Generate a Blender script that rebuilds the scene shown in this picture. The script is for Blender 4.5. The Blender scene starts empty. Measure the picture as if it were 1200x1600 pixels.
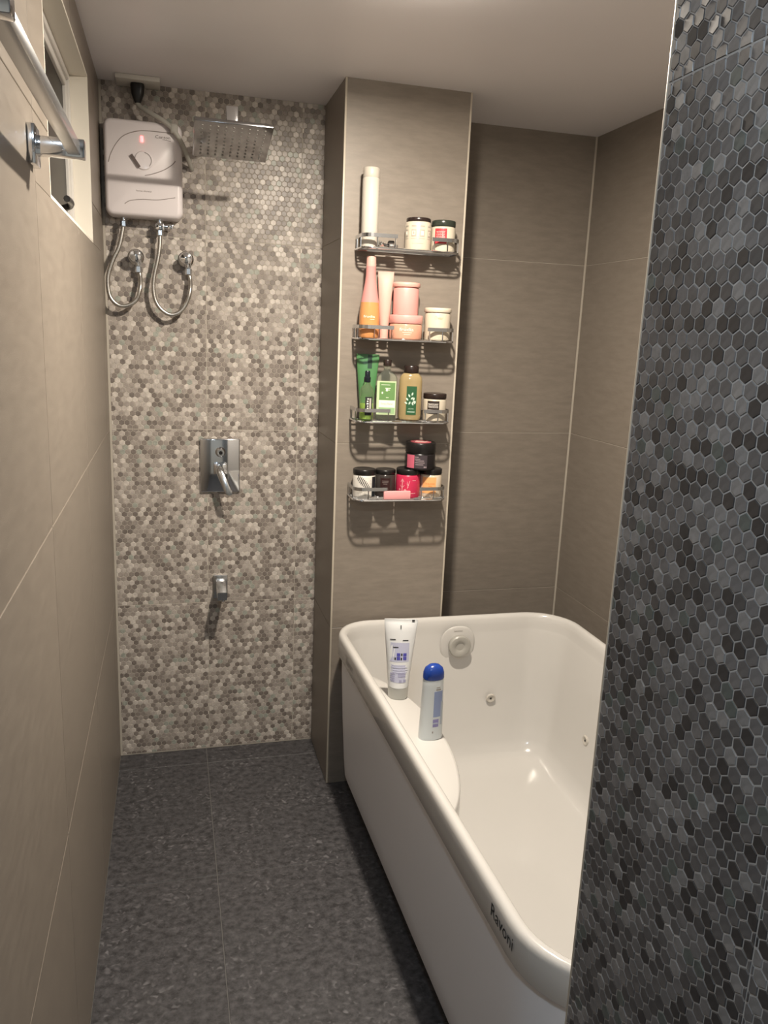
import bpy, bmesh, math, random
from mathutils import Vector, Matrix
random.seed(7)
PI = math.pi
S = bpy.context.scene
COL = S.collection

# ------------------------------------------------------------------ camera, world, lights, exposure
def rot_axes():
    yaw, pit, rol = 0.2654, -0.2197, 0.0423
    fw = Vector((math.sin(yaw)*math.cos(pit), math.cos(yaw)*math.cos(pit), math.sin(pit)))
    r = Vector((math.cos(yaw), -math.sin(yaw), 0))
    u = r.cross(fw)
    return r*math.cos(rol)+u*math.sin(rol), -r*math.sin(rol)+u*math.cos(rol), fw
cr, cu, cf = rot_axes()
cam = bpy.data.cameras.new('camera')
camo = bpy.data.objects.new('camera', cam); COL.objects.link(camo)
camo.matrix_world = Matrix(((cr.x, cu.x, -cf.x, 0.1922), (cr.y, cu.y, -cf.y, -0.2130),
                            (cr.z, cu.z, -cf.z, 1.4895), (0, 0, 0, 1)))
cam.sensor_fit = 'HORIZONTAL'; cam.sensor_width = 36.0
cam.lens = 36.0*1244.54/1200.0
cam.clip_start = 0.02
S.camera = camo

w = bpy.data.worlds.new('night'); S.world = w; w.use_nodes = True
w.node_tree.nodes['Background'].inputs[0].default_value = (0.02, 0.025, 0.035, 1)
w.node_tree.nodes['Background'].inputs[1].default_value = 0.3

def disc_light(name, loc, power, col, size):
    l = bpy.data.lights.new(name, 'AREA'); l.shape = 'DISK'; l.size = size
    l.energy = power; l.color = col
    o = bpy.data.objects.new(name, l); COL.objects.link(o); o.location = loc
    return o
LAMP1 = disc_light('lamp_warm', (0.68, 1.40, 2.166), 36.5, (1.0, 0.89, 0.75), 0.065)
FILL = disc_light('fill_cool', (0.16, -0.12, 2.166), 9.0, (0.72, 0.87, 1.0), 0.14)  # added cool fill to brighten the partition and tub side, no known fitting

S.view_settings.view_transform = 'Standard'
S.view_settings.look = 'None'
S.view_settings.exposure = 0.0
S.view_settings.gamma = 1.0
S.view_settings.use_curve_mapping = False

# ------------------------------------------------------------------ materials
MATS = {}
def mat(name, col, rough=0.5, metal=0.0, spec=0.5, trans=0.0, ior=1.45, emit=None, estr=0.0, coat=0.0, sub=0.0):
    m = bpy.data.materials.new(name); m.use_nodes = True
    b = m.node_tree.nodes['Principled BSDF']
    b.inputs['Base Color'].default_value = (*col, 1)
    b.inputs['Roughness'].default_value = rough
    b.inputs['Metallic'].default_value = metal
    b.inputs['Specular IOR Level'].default_value = spec
    b.inputs['Transmission Weight'].default_value = trans
    b.inputs['IOR'].default_value = ior
    b.inputs['Coat Weight'].default_value = coat
    if emit:
        b.inputs['Emission Color'].default_value = (*emit, 1)
        b.inputs['Emission Strength'].default_value = estr
    MATS[name] = m
    return m
def mottle(m, c1, c2, scale=(20, 20, 20), detail=6, lo=0.35, hi=0.65, bump=0.0, bscale=None, rough=None, per_object=0.0, dist=0.002, mode='NOISE'):
    nt = m.node_tree; b = nt.nodes['Principled BSDF']; L = nt.links
    tc = nt.nodes.new('ShaderNodeTexCoord'); mp = nt.nodes.new('ShaderNodeMapping')
    mp.inputs['Scale'].default_value = scale
    L.new(tc.outputs['Object'], mp.inputs['Vector'])
    n = nt.nodes.new('ShaderNodeTexNoise'); n.inputs['Scale'].default_value = 1.0
    n.inputs['Detail'].default_value = detail; n.inputs['Roughness'].default_value = 0.65
    L.new(mp.outputs[0], n.inputs['Vector'])
    r = nt.nodes.new('ShaderNodeValToRGB')
    r.color_ramp.elements[0].position = lo; r.color_ramp.elements[1].position = hi
    r.color_ramp.elements[0].color = (*c1, 1); r.color_ramp.elements[1].color = (*c2, 1)
    L.new(n.outputs['Fac'], r.inputs['Fac'])
    src = r.outputs['Color']
    if per_object:
        oi = nt.nodes.new('ShaderNodeObjectInfo')
        mr = nt.nodes.new('ShaderNodeMapRange')
        mr.inputs['To Min'].default_value = 1-per_object; mr.inputs['To Max'].default_value = 1+per_object
        L.new(oi.outputs['Random'], mr.inputs['Value'])
        mx = nt.nodes.new('ShaderNodeVectorMath'); mx.operation = 'SCALE'
        L.new(src, mx.inputs[0]); L.new(mr.outputs[0], mx.inputs['Scale'])
        src = mx.outputs[0]
    L.new(src, b.inputs['Base Color'])
    if bump:
        n2 = nt.nodes.new('ShaderNodeTexNoise'); n2.inputs['Scale'].default_value = 1.0
        n2.inputs['Detail'].default_value = 4
        mp2 = nt.nodes.new('ShaderNodeMapping'); mp2.inputs['Scale'].default_value = bscale or scale
        L.new(tc.outputs['Object'], mp2.inputs['Vector']); L.new(mp2.outputs[0], n2.inputs['Vector'])
        bp = nt.nodes.new('ShaderNodeBump'); bp.inputs['Strength'].default_value = bump; bp.inputs['Distance'].default_value = dist
        L.new(n2.outputs['Fac'], bp.inputs['Height']); L.new(bp.outputs[0], b.inputs['Normal'])
    if rough:
        mr2 = nt.nodes.new('ShaderNodeMapRange')
        mr2.inputs['To Min'].default_value = rough[0]; mr2.inputs['To Max'].default_value = rough[1]
        L.new(n.outputs['Fac'], mr2.inputs['Value']); L.new(mr2.outputs[0], b.inputs['Roughness'])
    return m

GROUT = mat('pale_grout', (0.46, 0.42, 0.36), 0.8)
PGROUT = mat('grey_grout', (0.40, 0.39, 0.38), 0.7)
TILE = mottle(mat('taupe_porcelain', (0.3, 0.26, 0.22), 0.42), (0.205, 0.176, 0.147), (0.240, 0.208, 0.174),
              scale=(14, 14, 60), detail=8, bump=0.25, bscale=(120, 120, 900), per_object=0.03, dist=0.0006, rough=(0.36, 0.5))
FLOOR = mottle(mat('charcoal_stone', (0.08, 0.078, 0.08), 0.5), (0.030, 0.029, 0.031), (0.100, 0.097, 0.102),
               scale=(48, 54, 54), detail=14, lo=0.36, hi=0.74, bump=0.4, bscale=(230, 260, 300), per_object=0.06, dist=0.0012, rough=(0.35, 0.6))
def veins(m, scale, lift, lo, hi):
    # thin pale veins over the mottled stone
    nt = m.node_tree; b = nt.nodes['Principled BSDF']; L = nt.links
    src = b.inputs['Base Color'].links[0].from_socket
    tc = nt.nodes.new('ShaderNodeTexCoord')
    n = nt.nodes.new('ShaderNodeTexNoise'); n.noise_type = 'RIDGED_MULTIFRACTAL'; n.normalize = True
    n.inputs['Scale'].default_value = scale; n.inputs['Detail'].default_value = 5; n.inputs['Distortion'].default_value = 0.6
    L.new(tc.outputs['Object'], n.inputs['Vector'])
    r = nt.nodes.new('ShaderNodeMapRange'); r.inputs['From Min'].default_value = lo; r.inputs['From Max'].default_value = hi
    L.new(n.outputs['Fac'], r.inputs['Value'])
    n2 = nt.nodes.new('ShaderNodeTexNoise'); n2.inputs['Scale'].default_value = 6.0; n2.inputs['Detail'].default_value = 3
    L.new(tc.outputs['Object'], n2.inputs['Vector'])
    r2 = nt.nodes.new('ShaderNodeMapRange'); r2.inputs['From Min'].default_value = 0.38; r2.inputs['From Max'].default_value = 0.62
    L.new(n2.outputs['Fac'], r2.inputs['Value'])
    mu = nt.nodes.new('ShaderNodeMath'); mu.operation = 'MULTIPLY'; L.new(r.outputs[0], mu.inputs[0]); L.new(r2.outputs[0], mu.inputs[1])
    mx = nt.nodes.new('ShaderNodeMix'); mx.data_type = 'RGBA'
    L.new(mu.outputs[0], mx.inputs['Factor']); L.new(src, mx.inputs['A']); mx.inputs['B'].default_value = (*lift, 1)
    L.new(mx.outputs['Result'], b.inputs['Base Color'])
veins(FLOOR, 62.0, (0.155, 0.150, 0.157), 0.10, 0.46)
FGROUT = mat('floor_grout', (0.125, 0.12, 0.115), 0.85)
CEIL = mottle(mat('ceiling_paint', (0.84, 0.82, 0.84), 0.4), (0.83, 0.81, 0.83), (0.86, 0.84, 0.86), scale=(2, 2, 2), detail=2)
PAINT = mat('white_paint', (0.72, 0.68, 0.60), 0.5)
ALU = mat('window_aluminium', (0.62, 0.60, 0.57), 0.4)
TRIM = mat('cream_trim', (0.50, 0.45, 0.37), 0.4)
CHROME = mat('chrome', (0.74, 0.76, 0.79), 0.07, 1.0)
BRUSH = mat('brushed_chrome', (0.62, 0.64, 0.66), 0.22, 1.0)
DIMCH = mat('dull_chrome', (0.36, 0.36, 0.37), 0.16, 1.0)
STEEL = mottle(mat('braided_steel', (0.55, 0.53, 0.50), 0.35, 1.0), (0.42, 0.40, 0.37), (0.66, 0.64, 0.60), scale=(500, 500, 500), detail=1)
ACRYL = mat('white_acrylic', (0.575, 0.56, 0.535), 0.16, 0, 0.5, coat=0.3)
APRON = mat('white_apron', (0.80, 0.80, 0.83), 0.3)
BLACKP = mat('black_plastic', (0.012, 0.011, 0.011), 0.3)
DARKG = mat('dark_glass', (0.022, 0.019, 0.016), 0.30, 0, 0.04)
GREYP = mat('grey_plastic', (0.30, 0.29, 0.27), 0.5)
CABLE = mat('grey_cable', (0.42, 0.41, 0.37), 0.5)
WHITEP = mat('white_plastic', (0.72, 0.68, 0.65), 0.3)
HEAT = mat('heater_plastic', (0.80, 0.75, 0.76), 0.32, coat=0.15)
HEATG = mat('heater_groove', (0.30, 0.265, 0.25), 0.5)
LED = mat('red_lamp', (1, 0.2, 0.2), 0.4, emit=(1.0, 0.10, 0.10), estr=6.0)
DIFF = mat('lamp_diffuser', (0.9, 0.88, 0.84), 0.5, emit=(1.0, 0.89, 0.75), estr=140.0)
FILL_DIFF = mat('fill_diffuser_cool', (0.9, 0.9, 0.9), 0.5, emit=(0.76, 0.89, 1.0), estr=25.0)  # glowing face of the added cool fill
INK = mat('black_ink', (0.02, 0.02, 0.02), 0.5)
GINK = mat('grey_ink', (0.30, 0.27, 0.25), 0.5)
WINK = mat('white_ink', (0.80, 0.76, 0.70), 0.5)

HEXC = [((0.150, 0.128, 0.114), 16), ((0.205, 0.178, 0.158), 22), ((0.28, 0.248, 0.222), 26),
        ((0.38, 0.342, 0.310), 22), ((0.48, 0.440, 0.400), 11), ((0.27, 0.28, 0.245), 5)]  # back wall palette, lamplight painted in as lighter tones
HEXP = [(0.052, 0.049, 0.050), (0.088, 0.084, 0.085), (0.128, 0.123, 0.124), (0.172, 0.166, 0.167), (0.25, 0.242, 0.240), (0.115, 0.130, 0.122)]  # same mosaic, shade of the partition wall painted into a darker, greyer palette
def hex_mat(name, c, r0, r1, kk):
    return mottle(mat(name, c, 0.36), tuple(v*0.86*kk for v in c), tuple(v*1.14*kk for v in c), scale=(90, 90, 90), detail=3, rough=(r0, r1))
HEXM = [hex_mat('mosaic_lit', c, 0.30, 0.46, 1.18) for c, _ in HEXC]
HEXMP = [hex_mat('mosaic_shaded', c, 0.24, 0.40, 0.86) for c in HEXP]
def pick_hex():
    t = random.uniform(0, sum(n for _, n in HEXC))
    for i, (_, n) in enumerate(HEXC):
        t -= n
        if t <= 0: return i
    return 2

# ------------------------------------------------------------------ mesh helpers
class MB:
    def __init__(s): s.v = []; s.f = []; s.m = []; s.sm = []
    def add(s, vs, fs, mi=0, smooth=False, M=None):
        o = len(s.v)
        for p in vs:
            p = Vector(p)
            if M is not None: p = M @ p
            s.v.append(tuple(p))
        for f in fs:
            s.f.append(tuple(i+o for i in f)); s.m.append(mi); s.sm.append(smooth)
        return s
    def box(s, a, b, mi=0, M=None):
        x0, y0, z0 = a; x1, y1, z1 = b
        return s.add([(x0,y0,z0),(x1,y0,z0),(x1,y1,z0),(x0,y1,z0),(x0,y0,z1),(x1,y0,z1),(x1,y1,z1),(x0,y1,z1)],
                     [(3,2,1,0),(4,5,6,7),(0,1,5,4),(1,2,6,5),(2,3,7,6),(3,0,4,7)], mi, False, M)
    def rbox(s, a, b, r, seg=3, mi=0, M=None):
        bm = bmesh.new(); bmesh.ops.create_cube(bm, size=1)
        c = [(a[i]+b[i])/2 for i in range(3)]; d = [b[i]-a[i] for i in range(3)]
        for v in bm.verts: v.co = Vector((c[0]+v.co.x*d[0], c[1]+v.co.y*d[1], c[2]+v.co.z*d[2]))
        bmesh.ops.bevel(bm, geom=bm.edges[:], offset=r, segments=seg, profile=0.5, affect='EDGES')
        bm.verts.index_update()
        s.add([v.co.copy() for v in bm.verts], [[v.index for v in f.verts] for f in bm.faces], mi, True, M)
        bm.free(); return s
    def lathe(s, prof, n=32, mi=0, M=None, smooth=True):
        vs = []; fs = []; k = len(prof)
        for i in range(n):
            a = 2*PI*i/n
            for (r, z) in prof: vs.append((r*math.cos(a), r*math.sin(a), z))
        for i in range(n):
            j = (i+1) % n
            for q in range(k-1): fs.append((i*k+q, j*k+q, j*k+q+1, i*k+q+1))
        if prof[0][0] > 1e-6: fs.append(tuple(i*k for i in range(n))[::-1])
        if prof[-1][0] > 1e-6: fs.append(tuple(i*k+k-1 for i in range(n)))
        return s.add(vs, fs, mi, smooth, M)
    def cyl(s, p, q, r, n=16, mi=0, r2=None):
        p = Vector(p); q = Vector(q); d = (q-p); L = d.length
        M = Matrix.Translation(p) @ d.to_track_quat('Z', 'Y').to_matrix().to_4x4()
        b = min(r*0.2, L*0.2)
        r2 = r if r2 is None else r2
        return s.lathe([(0,0),(r-b,0),(r,b),(r2,L-b),(r2-b,L),(0,L)], n, mi, M)
    def tube(s, pts, r, n=10, mi=0, sub=6, closed=False):
        P = [Vector(p) for p in pts]
        if sub > 1: P = catmull(P, sub, closed)
        m = len(P); vs = []; fs = []; prev = None
        for i in range(m):
            if closed: t = P[(i+1) % m]-P[i-1]
            else: t = P[min(i+1, m-1)]-P[max(i-1, 0)]
            t.normalize()
            if prev is None:
                x = t.orthogonal().normalized()
            else:
                x = (prev - t*prev.dot(t)).normalized()
            prev = x; y = t.cross(x)
            for k in range(n):
                a = 2*PI*k/n; vs.append(P[i]+x*(r*math.cos(a))+y*(r*math.sin(a)))
        for i in range(m if closed else m-1):
            j = (i+1) % m
            for k in range(n):
                l = (k+1) % n; fs.append((i*n+k, i*n+l, j*n+l, j*n+k))
        if not closed:
            fs.append(tuple(range(n))[::-1]); fs.append(tuple((m-1)*n+k for k in range(n)))
        return s.add(vs, fs, mi, True)
    def ribbon(s, pts, w, t, mi=0, sub=5):
        # flat band standing upright: width w along z, thickness t across the path (path in a z plane)
        P = [Vector(p) for p in pts]
        if sub > 1: P = catmull(P, sub, False)
        m = len(P); vs = []; fs = []
        for i in range(m):
            d = P[min(i+1, m-1)]-P[max(i-1, 0)]; d.z = 0; d.normalize()
            nrm = Vector((-d.y, d.x, 0))
            for a, b in ((-1,-1),(1,-1),(1,1),(-1,1)): vs.append(P[i]+nrm*(a*t/2)+Vector((0,0,b*w/2)))
        for i in range(m-1):
            for k in range(4):
                l = (k+1) % 4; fs.append((i*4+k, i*4+l, i*4+4+l, i*4+4+k))
        fs.append((3,2,1,0)); o = (m-1)*4; fs.append((o, o+1, o+2, o+3))
        return s.add(vs, fs, mi, False)
    def loft(s, rings, mi=0, cap0=False, cap1=False, smooth=True):
        n = len(rings[0]); vs = [p for r in rings for p in r]; fs = []
        for i in range(len(rings)-1):
            for k in range(n):
                l = (k+1) % n; fs.append((i*n+k, i*n+l, (i+1)*n+l, (i+1)*n+k))
        if cap0: fs.append(tuple(range(n))[::-1])
        if cap1: fs.append(tuple((len(rings)-1)*n+k for k in range(n)))
        return s.add(vs, fs, mi, smooth)
    def build(s, name, mats, parent=None, loc=(0,0,0), rotz=0, sharp=40):
        me = mesh_of(s, name, mats, sharp)
        return link(name, me, parent, loc, rotz)
def mesh_of(s, name, mats, sharp=40):
    me = bpy.data.meshes.new(name)
    me.from_pydata(s.v, [], s.f)
    if not isinstance(mats, (list, tuple)): mats = [mats]
    for m in mats: me.materials.append(m)
    me.polygons.foreach_set('material_index', s.m)
    me.polygons.foreach_set('use_smooth', s.sm)
    bm = bmesh.new(); bm.from_mesh(me)
    bmesh.ops.recalc_face_normals(bm, faces=bm.faces[:]); bm.to_mesh(me); bm.free()
    if any(s.sm): me.set_sharp_from_angle(angle=math.radians(sharp))
    me.update()
    return me
def link(name, me, parent=None, loc=(0,0,0), rotz=0):
    o = bpy.data.objects.new(name, me); COL.objects.link(o)
    o.location = loc; o.rotation_euler = (0, 0, rotz)
    if parent is not None: o.parent = parent
    return o
def catmull(P, sub, closed):
    out = []; n = len(P)
    for i in range(n if closed else n-1):
        g = (lambda k: P[k % n]) if closed else (lambda k: P[min(max(k, 0), n-1)])
        a, b, c, d = g(i-1), g(i), g(i+1), g(i+2)
        for k in range(sub):
            t = k/sub
            out.append(0.5*((2*b)+(c-a)*t+(2*a-5*b+4*c-d)*t*t+(3*b-a-3*c+d)*t**3))
    if not closed: out.append(P[-1].copy())
    return out
def thing(name, label, cat, loc=(0,0,0), rotz=0, group=None):
    o = bpy.data.objects.new(name, None); COL.objects.link(o)
    o.empty_display_size = 0.03
    o.location = loc; o.rotation_euler = (0, 0, rotz)
    o['label'] = label; o['category'] = cat
    if group: o['group'] = group
    return o
def struct(o, label=None):
    o['kind'] = 'structure'
    if label: o['label'] = label
    return o
def rrect(x0, x1, y0, y1, r, z, per=(12, 24), rs=8):
    """rounded rectangle ring, counter-clockwise, fixed point count: per=(points on x sides, points on y sides)"""
    pts = []
    rr = r if isinstance(r, (list, tuple)) else (r, r, r, r)   # x1y0, x1y1, x0y1, x0y0
    c = [(x1-rr[0], y0+rr[0], -PI/2, rr[0]), (x1-rr[1], y1-rr[1], 0, rr[1]),
         (x0+rr[2], y1-rr[2], PI/2, rr[2]), (x0+rr[3], y0+rr[3], PI, rr[3])]
    for i, (cx, cy, a0, q) in enumerate(c):
        for k in range(rs+1):
            a = a0+PI/2*k/rs; pts.append((cx+q*math.cos(a), cy+q*math.sin(a), z))
        nx, ny, na, nq = c[(i+1) % 4]
        p = pts[-1]; q2 = (nx+nq*math.cos(na), ny+nq*math.sin(na))
        n = per[1] if i in (0, 2) else per[0]
        for k in range(1, n):
            t = k/n; pts.append((p[0]+(q2[0]-p[0])*t, p[1]+(q2[1]-p[1])*t, z))
    return pts
def bend(r):
    return lambda x, z, h: ((r+h)*math.sin(x/r), -(r+h)*math.cos(x/r), z)
def flat(y0):
    return lambda x, z, h: (x, y0-h, z)
def patch(mb, fn, x0, x1, z0, z1, h=0.0006, mi=0, n=8):
    """thin printed patch following the surface fn(x, z, height)"""
    vs = []; fs = []
    for i in range(n+1):
        x = x0+(x1-x0)*i/n
        for (z, hh) in ((z0, h), (z1, h), (z0, 0.0), (z1, 0.0)): vs.append(fn(x, z, hh))
    for i in range(n):
        a = i*4; b = a+4
        fs += [(a, b, b+1, a+1), (a, a+2, b+2, b), (a+1, b+1, b+3, a+3)]
    fs += [(0, 1, 3, 2), (n*4, n*4+2, n*4+3, n*4+1)]
    mb.add(vs, fs, mi, False)
_font_cache = {}
def text_polys(txt):
    if txt in _font_cache: return _font_cache[txt]
    cu_ = bpy.data.curves.new('lettering', 'FONT'); cu_.body = txt; cu_.align_x = 'CENTER'; cu_.align_y = 'CENTER'
    cu_.resolution_u = 2
    o = bpy.data.objects.new('lettering', cu_); COL.objects.link(o)
    dg = bpy.context.evaluated_depsgraph_get(); dg.update()
    me = o.evaluated_get(dg).to_mesh()
    vs = [(v.co.x, v.co.y) for v in me.vertices]; fs = [tuple(p.vertices) for p in me.polygons]
    o.evaluated_get(dg).to_mesh_clear()
    bpy.data.objects.remove(o); bpy.data.curves.remove(cu_)
    _font_cache[txt] = (vs, fs); return vs, fs
def lettering(mb, txt, fn, cx, cz, width, h=0.0012, mi=0, height=None):
    vs, fs = text_polys(txt)
    xs = [v[0] for v in vs]; zs = [v[1] for v in vs]
    sx = width/(max(xs)-min(xs)); mx = (max(xs)+min(xs))/2; mz = (max(zs)+min(zs))/2
    sz = sx if height is None else height/(max(zs)-min(zs))
    mb.add([fn(cx+(x-mx)*sx, cz+(z-mz)*sz, h) for x, z in vs], fs, mi, False)

# ------------------------------------------------------------------ room
H = 2.184; YB = 2.479; CX0, CX1, CY = 0.677, 1.054, 2.170; RX = 1.631; YF = -1.30
PX, PE = 0.700, 0.600
Z1 = 0.5566
JT = 0.0018

def tile_plate(name, mats, parent, P, rects, th, cham=0.0008):
    for (u0, u1, v0, v1) in rects:
        mb = MB()
        vs = [P(u0, v0, 0), P(u1, v0, 0), P(u1, v1, 0), P(u0, v1, 0),
              P(u0, v0, th-cham), P(u1, v0, th-cham), P(u1, v1, th-cham), P(u0, v1, th-cham),
              P(u0+cham, v0+cham, th), P(u1-cham, v0+cham, th), P(u1-cham, v1-cham, th), P(u0+cham, v1-cham, th)]
        fs = [(0,1,2,3)]
        for a in (0, 4):
            for k in range(4): fs.append((a+k, a+(k+1) % 4, a+4+(k+1) % 4, a+4+k))
        fs.append((8,9,10,11))
        mb.add(vs, fs); mb.build(name, mats, parent)
def grid(us, vs, gap=JT):
    g = gap/2
    return [(us[i]+g, us[i+1]-g, vs[j]+g, vs[j+1]-g) for i in range(len(us)-1) for j in range(len(vs)-1)]
def cut_hole(rects, hole):
    out = []
    hu0, hu1, hv0, hv1 = hole
    for (a, b, c, d) in rects:
        if a >= hu1 or b <= hu0 or c >= hv1 or d <= hv0: out.append((a, b, c, d)); continue
        if c < hv0: out.append((a, b, c, hv0))
        if d > hv1: out.append((a, b, hv1, d))
        c2, d2 = max(c, hv0), min(d, hv1)
        if a < hu0: out.append((a, hu0, c2, d2))
        if b > hu1: out.append((hu1, b, c2, d2))
    return out
TH = 0.0015
ZS = [0.0, Z1, Z1+0.6, Z1+1.2, H]

# floor
m = MB(); m.box((-0.06, YF-0.02, -0.08), (RX+0.06, YB+0.06, -TH)); fl = struct(m.build('floor', FGROUT))
tile_plate('floor_tile', FLOOR, fl, lambda u, v, h: (u, v, -TH+h),
           grid([0.0, 0.295, 0.895, 1.495, RX], [YF, -0.628, -0.028, 0.572, 1.172, 1.772, 2.376, YB], 0.0024), TH)
# ceiling
m = MB(); m.box((-0.06, YF-0.02, H), (RX+0.06, YB+0.06, H+0.08)); struct(m.build('ceiling', CEIL))
# left wall, with the window hole
WY0, WY1, WZ0, WZ1 = 1.325, 2.122, 1.692, 2.098
m = MB()
for (a, b, c, d) in cut_hole([(YF, YB+0.06, 0.0, H)], (WY0, WY1, WZ0, WZ1)): m.box((-0.14, a, c), (-TH, b, d))
wl = struct(m.build('wall_left', GROUT))
ZL = [0.0, 0.585, 1.157, 1.795, H]
tile_plate('wall_tile', TILE, wl, lambda u, v, h: (-TH+h, u, v),
           cut_hole(grid([YF, -0.64, -0.04, 0.56, 1.16, 1.76, 2.36, YB-0.0005], ZL), (WY0, WY1, WZ0, WZ1)), TH)
# back wall: backing, big tiles in the recess behind the tub
m = MB(); m.box((-0.06, YB+TH, 0.0), (RX+0.06, YB+0.06, H)); wb = struct(m.build('wall_back', GROUT))
tile_plate('wall_tile', TILE, wb, lambda u, v, h: (u, YB+TH-h, v), grid([CX1+0.003, RX-0.004], ZS), TH)
# right wall of the recess
m = MB(); m.box((RX+TH, PE, 0.0), (RX+0.06, YB+0.06, H)); wr = struct(m.build('wall_right', GROUT))
tile_plate('wall_tile', TILE, wr, lambda u, v, h: (RX+TH-h, u, v), grid([PE, 1.279, 1.879, YB-0.004], ZS), TH)
# wall behind the camera
m = MB(); m.box((-0.06, YF-0.06, 0.0), (RX+0.06, YF, H)); struct(m.build('wall_front', PAINT))
# column between shower and tub
m = MB(); m.box((CX0+TH, CY+TH, 0.0), (CX1-TH, YB+TH-0.001, H)); wc = struct(m.build('wall_column', GROUT))
tile_plate('wall_tile', TILE, wc, lambda u, v, h: (u, CY+TH-h, v), grid([CX0+0.004, CX1-0.004], [0.0, Z1, Z1+0.6, H]), TH)
tile_plate('wall_tile', TILE, wc, lambda u, v, h: (CX0+TH-h, u, v), grid([CY+0.004, YB-0.002], ZS), TH)
tile_plate('wall_tile', TILE, wc, lambda u, v, h: (CX1-TH+h, u, v), grid([CY+0.004, YB-0.002], ZS), TH)
def corner_trim(name, x, y, label, s=0.0030):
    m = MB(); m.rbox((x-s, y-s, 0.001), (x+s, y+s, H-0.001), s*0.4, 2); struct(m.build(name, TRIM), label)
corner_trim('trim_1', CX0+0.0026, CY+0.0026, 'cream corner strip on the left edge of the tiled column')
corner_trim('trim_2', CX1-0.0026, CY+0.0026, 'cream corner strip on the right edge of the tiled column')
# partition wall on the right, in hexagon mosaic
m = MB(); m.box((PX+0.0008, YF, 0.0), (RX+0.06, PE-0.003, H)); wp = struct(m.build('wall_partition', PGROUT))
corner_trim('trim_3', PX+0.0024, PE-0.0024, 'pale corner strip on the far edge of the shaded mosaic wall', 0.0019)

# ---- hexagon mosaic, every chip its own geometry
PITCH = 0.3/17.5; ROW = PITCH*math.sqrt(3)/2; HR = PITCH/math.sqrt(3)
def clip_poly(poly, x0, x1, y0, y1):
    def half(p, f, inter):
        out = []
        for i in range(len(p)):
            a, b = p[i], p[(i+1) % len(p)]
            fa, fb = f(a), f(b)
            if fa >= 0: out.append(a)
            if (fa >= 0) != (fb >= 0):
                t = fa/(fa-fb); out.append((a[0]+(b[0]-a[0])*t, a[1]+(b[1]-a[1])*t))
        return out
    for f in (lambda p: p[0]-x0, lambda p: x1-p[0], lambda p: p[1]-y0, lambda p: y1-p[1]):
        if len(poly) < 3: return []
        poly = half(poly, f, None)
    return poly
GAPH = 0.0010; CHB = 0.0010; CHT = 0.0008
def hex_outline(r):
    return [(r*math.sin(PI/3*k), r*math.cos(PI/3*k)) for k in range(6)]
def chip(mb, P, poly, tilt, mi):
    cx = sum(p[0] for p in poly)/len(poly); cy = sum(p[1] for p in poly)/len(poly)
    n = len(poly); vs = []
    for (x, y) in poly: vs.append(P(x, y, 0))
    for (x, y) in poly:
        d = math.hypot(x-cx, y-cy) or 1e-9; k = max(0.2, 1-CHB/d)
        xx, yy = cx+(x-cx)*k, cy+(y-cy)*k
        vs.append(P(xx, yy, CHT+tilt[0]*(xx-cx)+tilt[1]*(yy-cy)))
    fs = [tuple(n+k for k in range(n))]
    for k in range(n): fs.append((k, (k+1) % n, n+(k+1) % n, n+k))
    mb.add(vs, fs, mi)
def hexes(u0, u1, v0, v1, usp, vsp):
    """yield (poly, centre, whole) for the chips on the panels split at usp, vsp"""
    for ia in range(len(usp)-1):
        for ib in range(len(vsp)-1):
            a0, a1, b0, b1 = usp[ia]+JT/2, usp[ia+1]-JT/2, vsp[ib]+JT/2, vsp[ib+1]-JT/2
            nr = int((b1-b0)/ROW)+2; nc = int((a1-a0)/PITCH)+2
            for r in range(nr):
                for c in range(-1, nc):
                    x = a0+PITCH*(c+0.25+(0.5 if r % 2 else 0)); y = b0+ROW*(r+0.3)
                    hx = [(x+p, y+q) for p, q in hex_outline(HR-GAPH/1.732)]
                    pl = clip_poly(hx, max(a0, u0), min(a1, u1), max(b0, v0), min(b1, v1))
                    if len(pl) < 3: continue
                    ar = abs(sum(pl[i][0]*pl[(i+1) % len(pl)][1]-pl[(i+1) % len(pl)][0]*pl[i][1] for i in range(len(pl))))/2
                    if ar < 6e-6: continue
                    yield pl, (x, y), len(pl) == 6 and ar > 0.98*2.598*(HR-GAPH/1.732)**2
# back wall mosaic: chips under 10 px each, joined into one part
mb = MB()
Pb = lambda u, v, h: (u, YB+0.0008-h, v)
for pl, c, whole in hexes(0.0006, CX0+0.002, 0.004, H, [-0.294+0.3, 0.306, 0.606, 0.906], [0.0, Z1, Z1+0.6, Z1+1.2, Z1+1.8]):
    chip(mb, Pb, pl, (random.uniform(-.03, .03), random.uniform(-.03, .03)), pick_hex())
hb = mb.build('hex_tiles', HEXM, wb); hb['kind'] = 'stuff'
m = MB(); m.box((0.0, YB+0.0008, 0.0), (CX0+0.004, YB+TH, H)); m.build('grout_bed', GROUT, wb)
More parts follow.
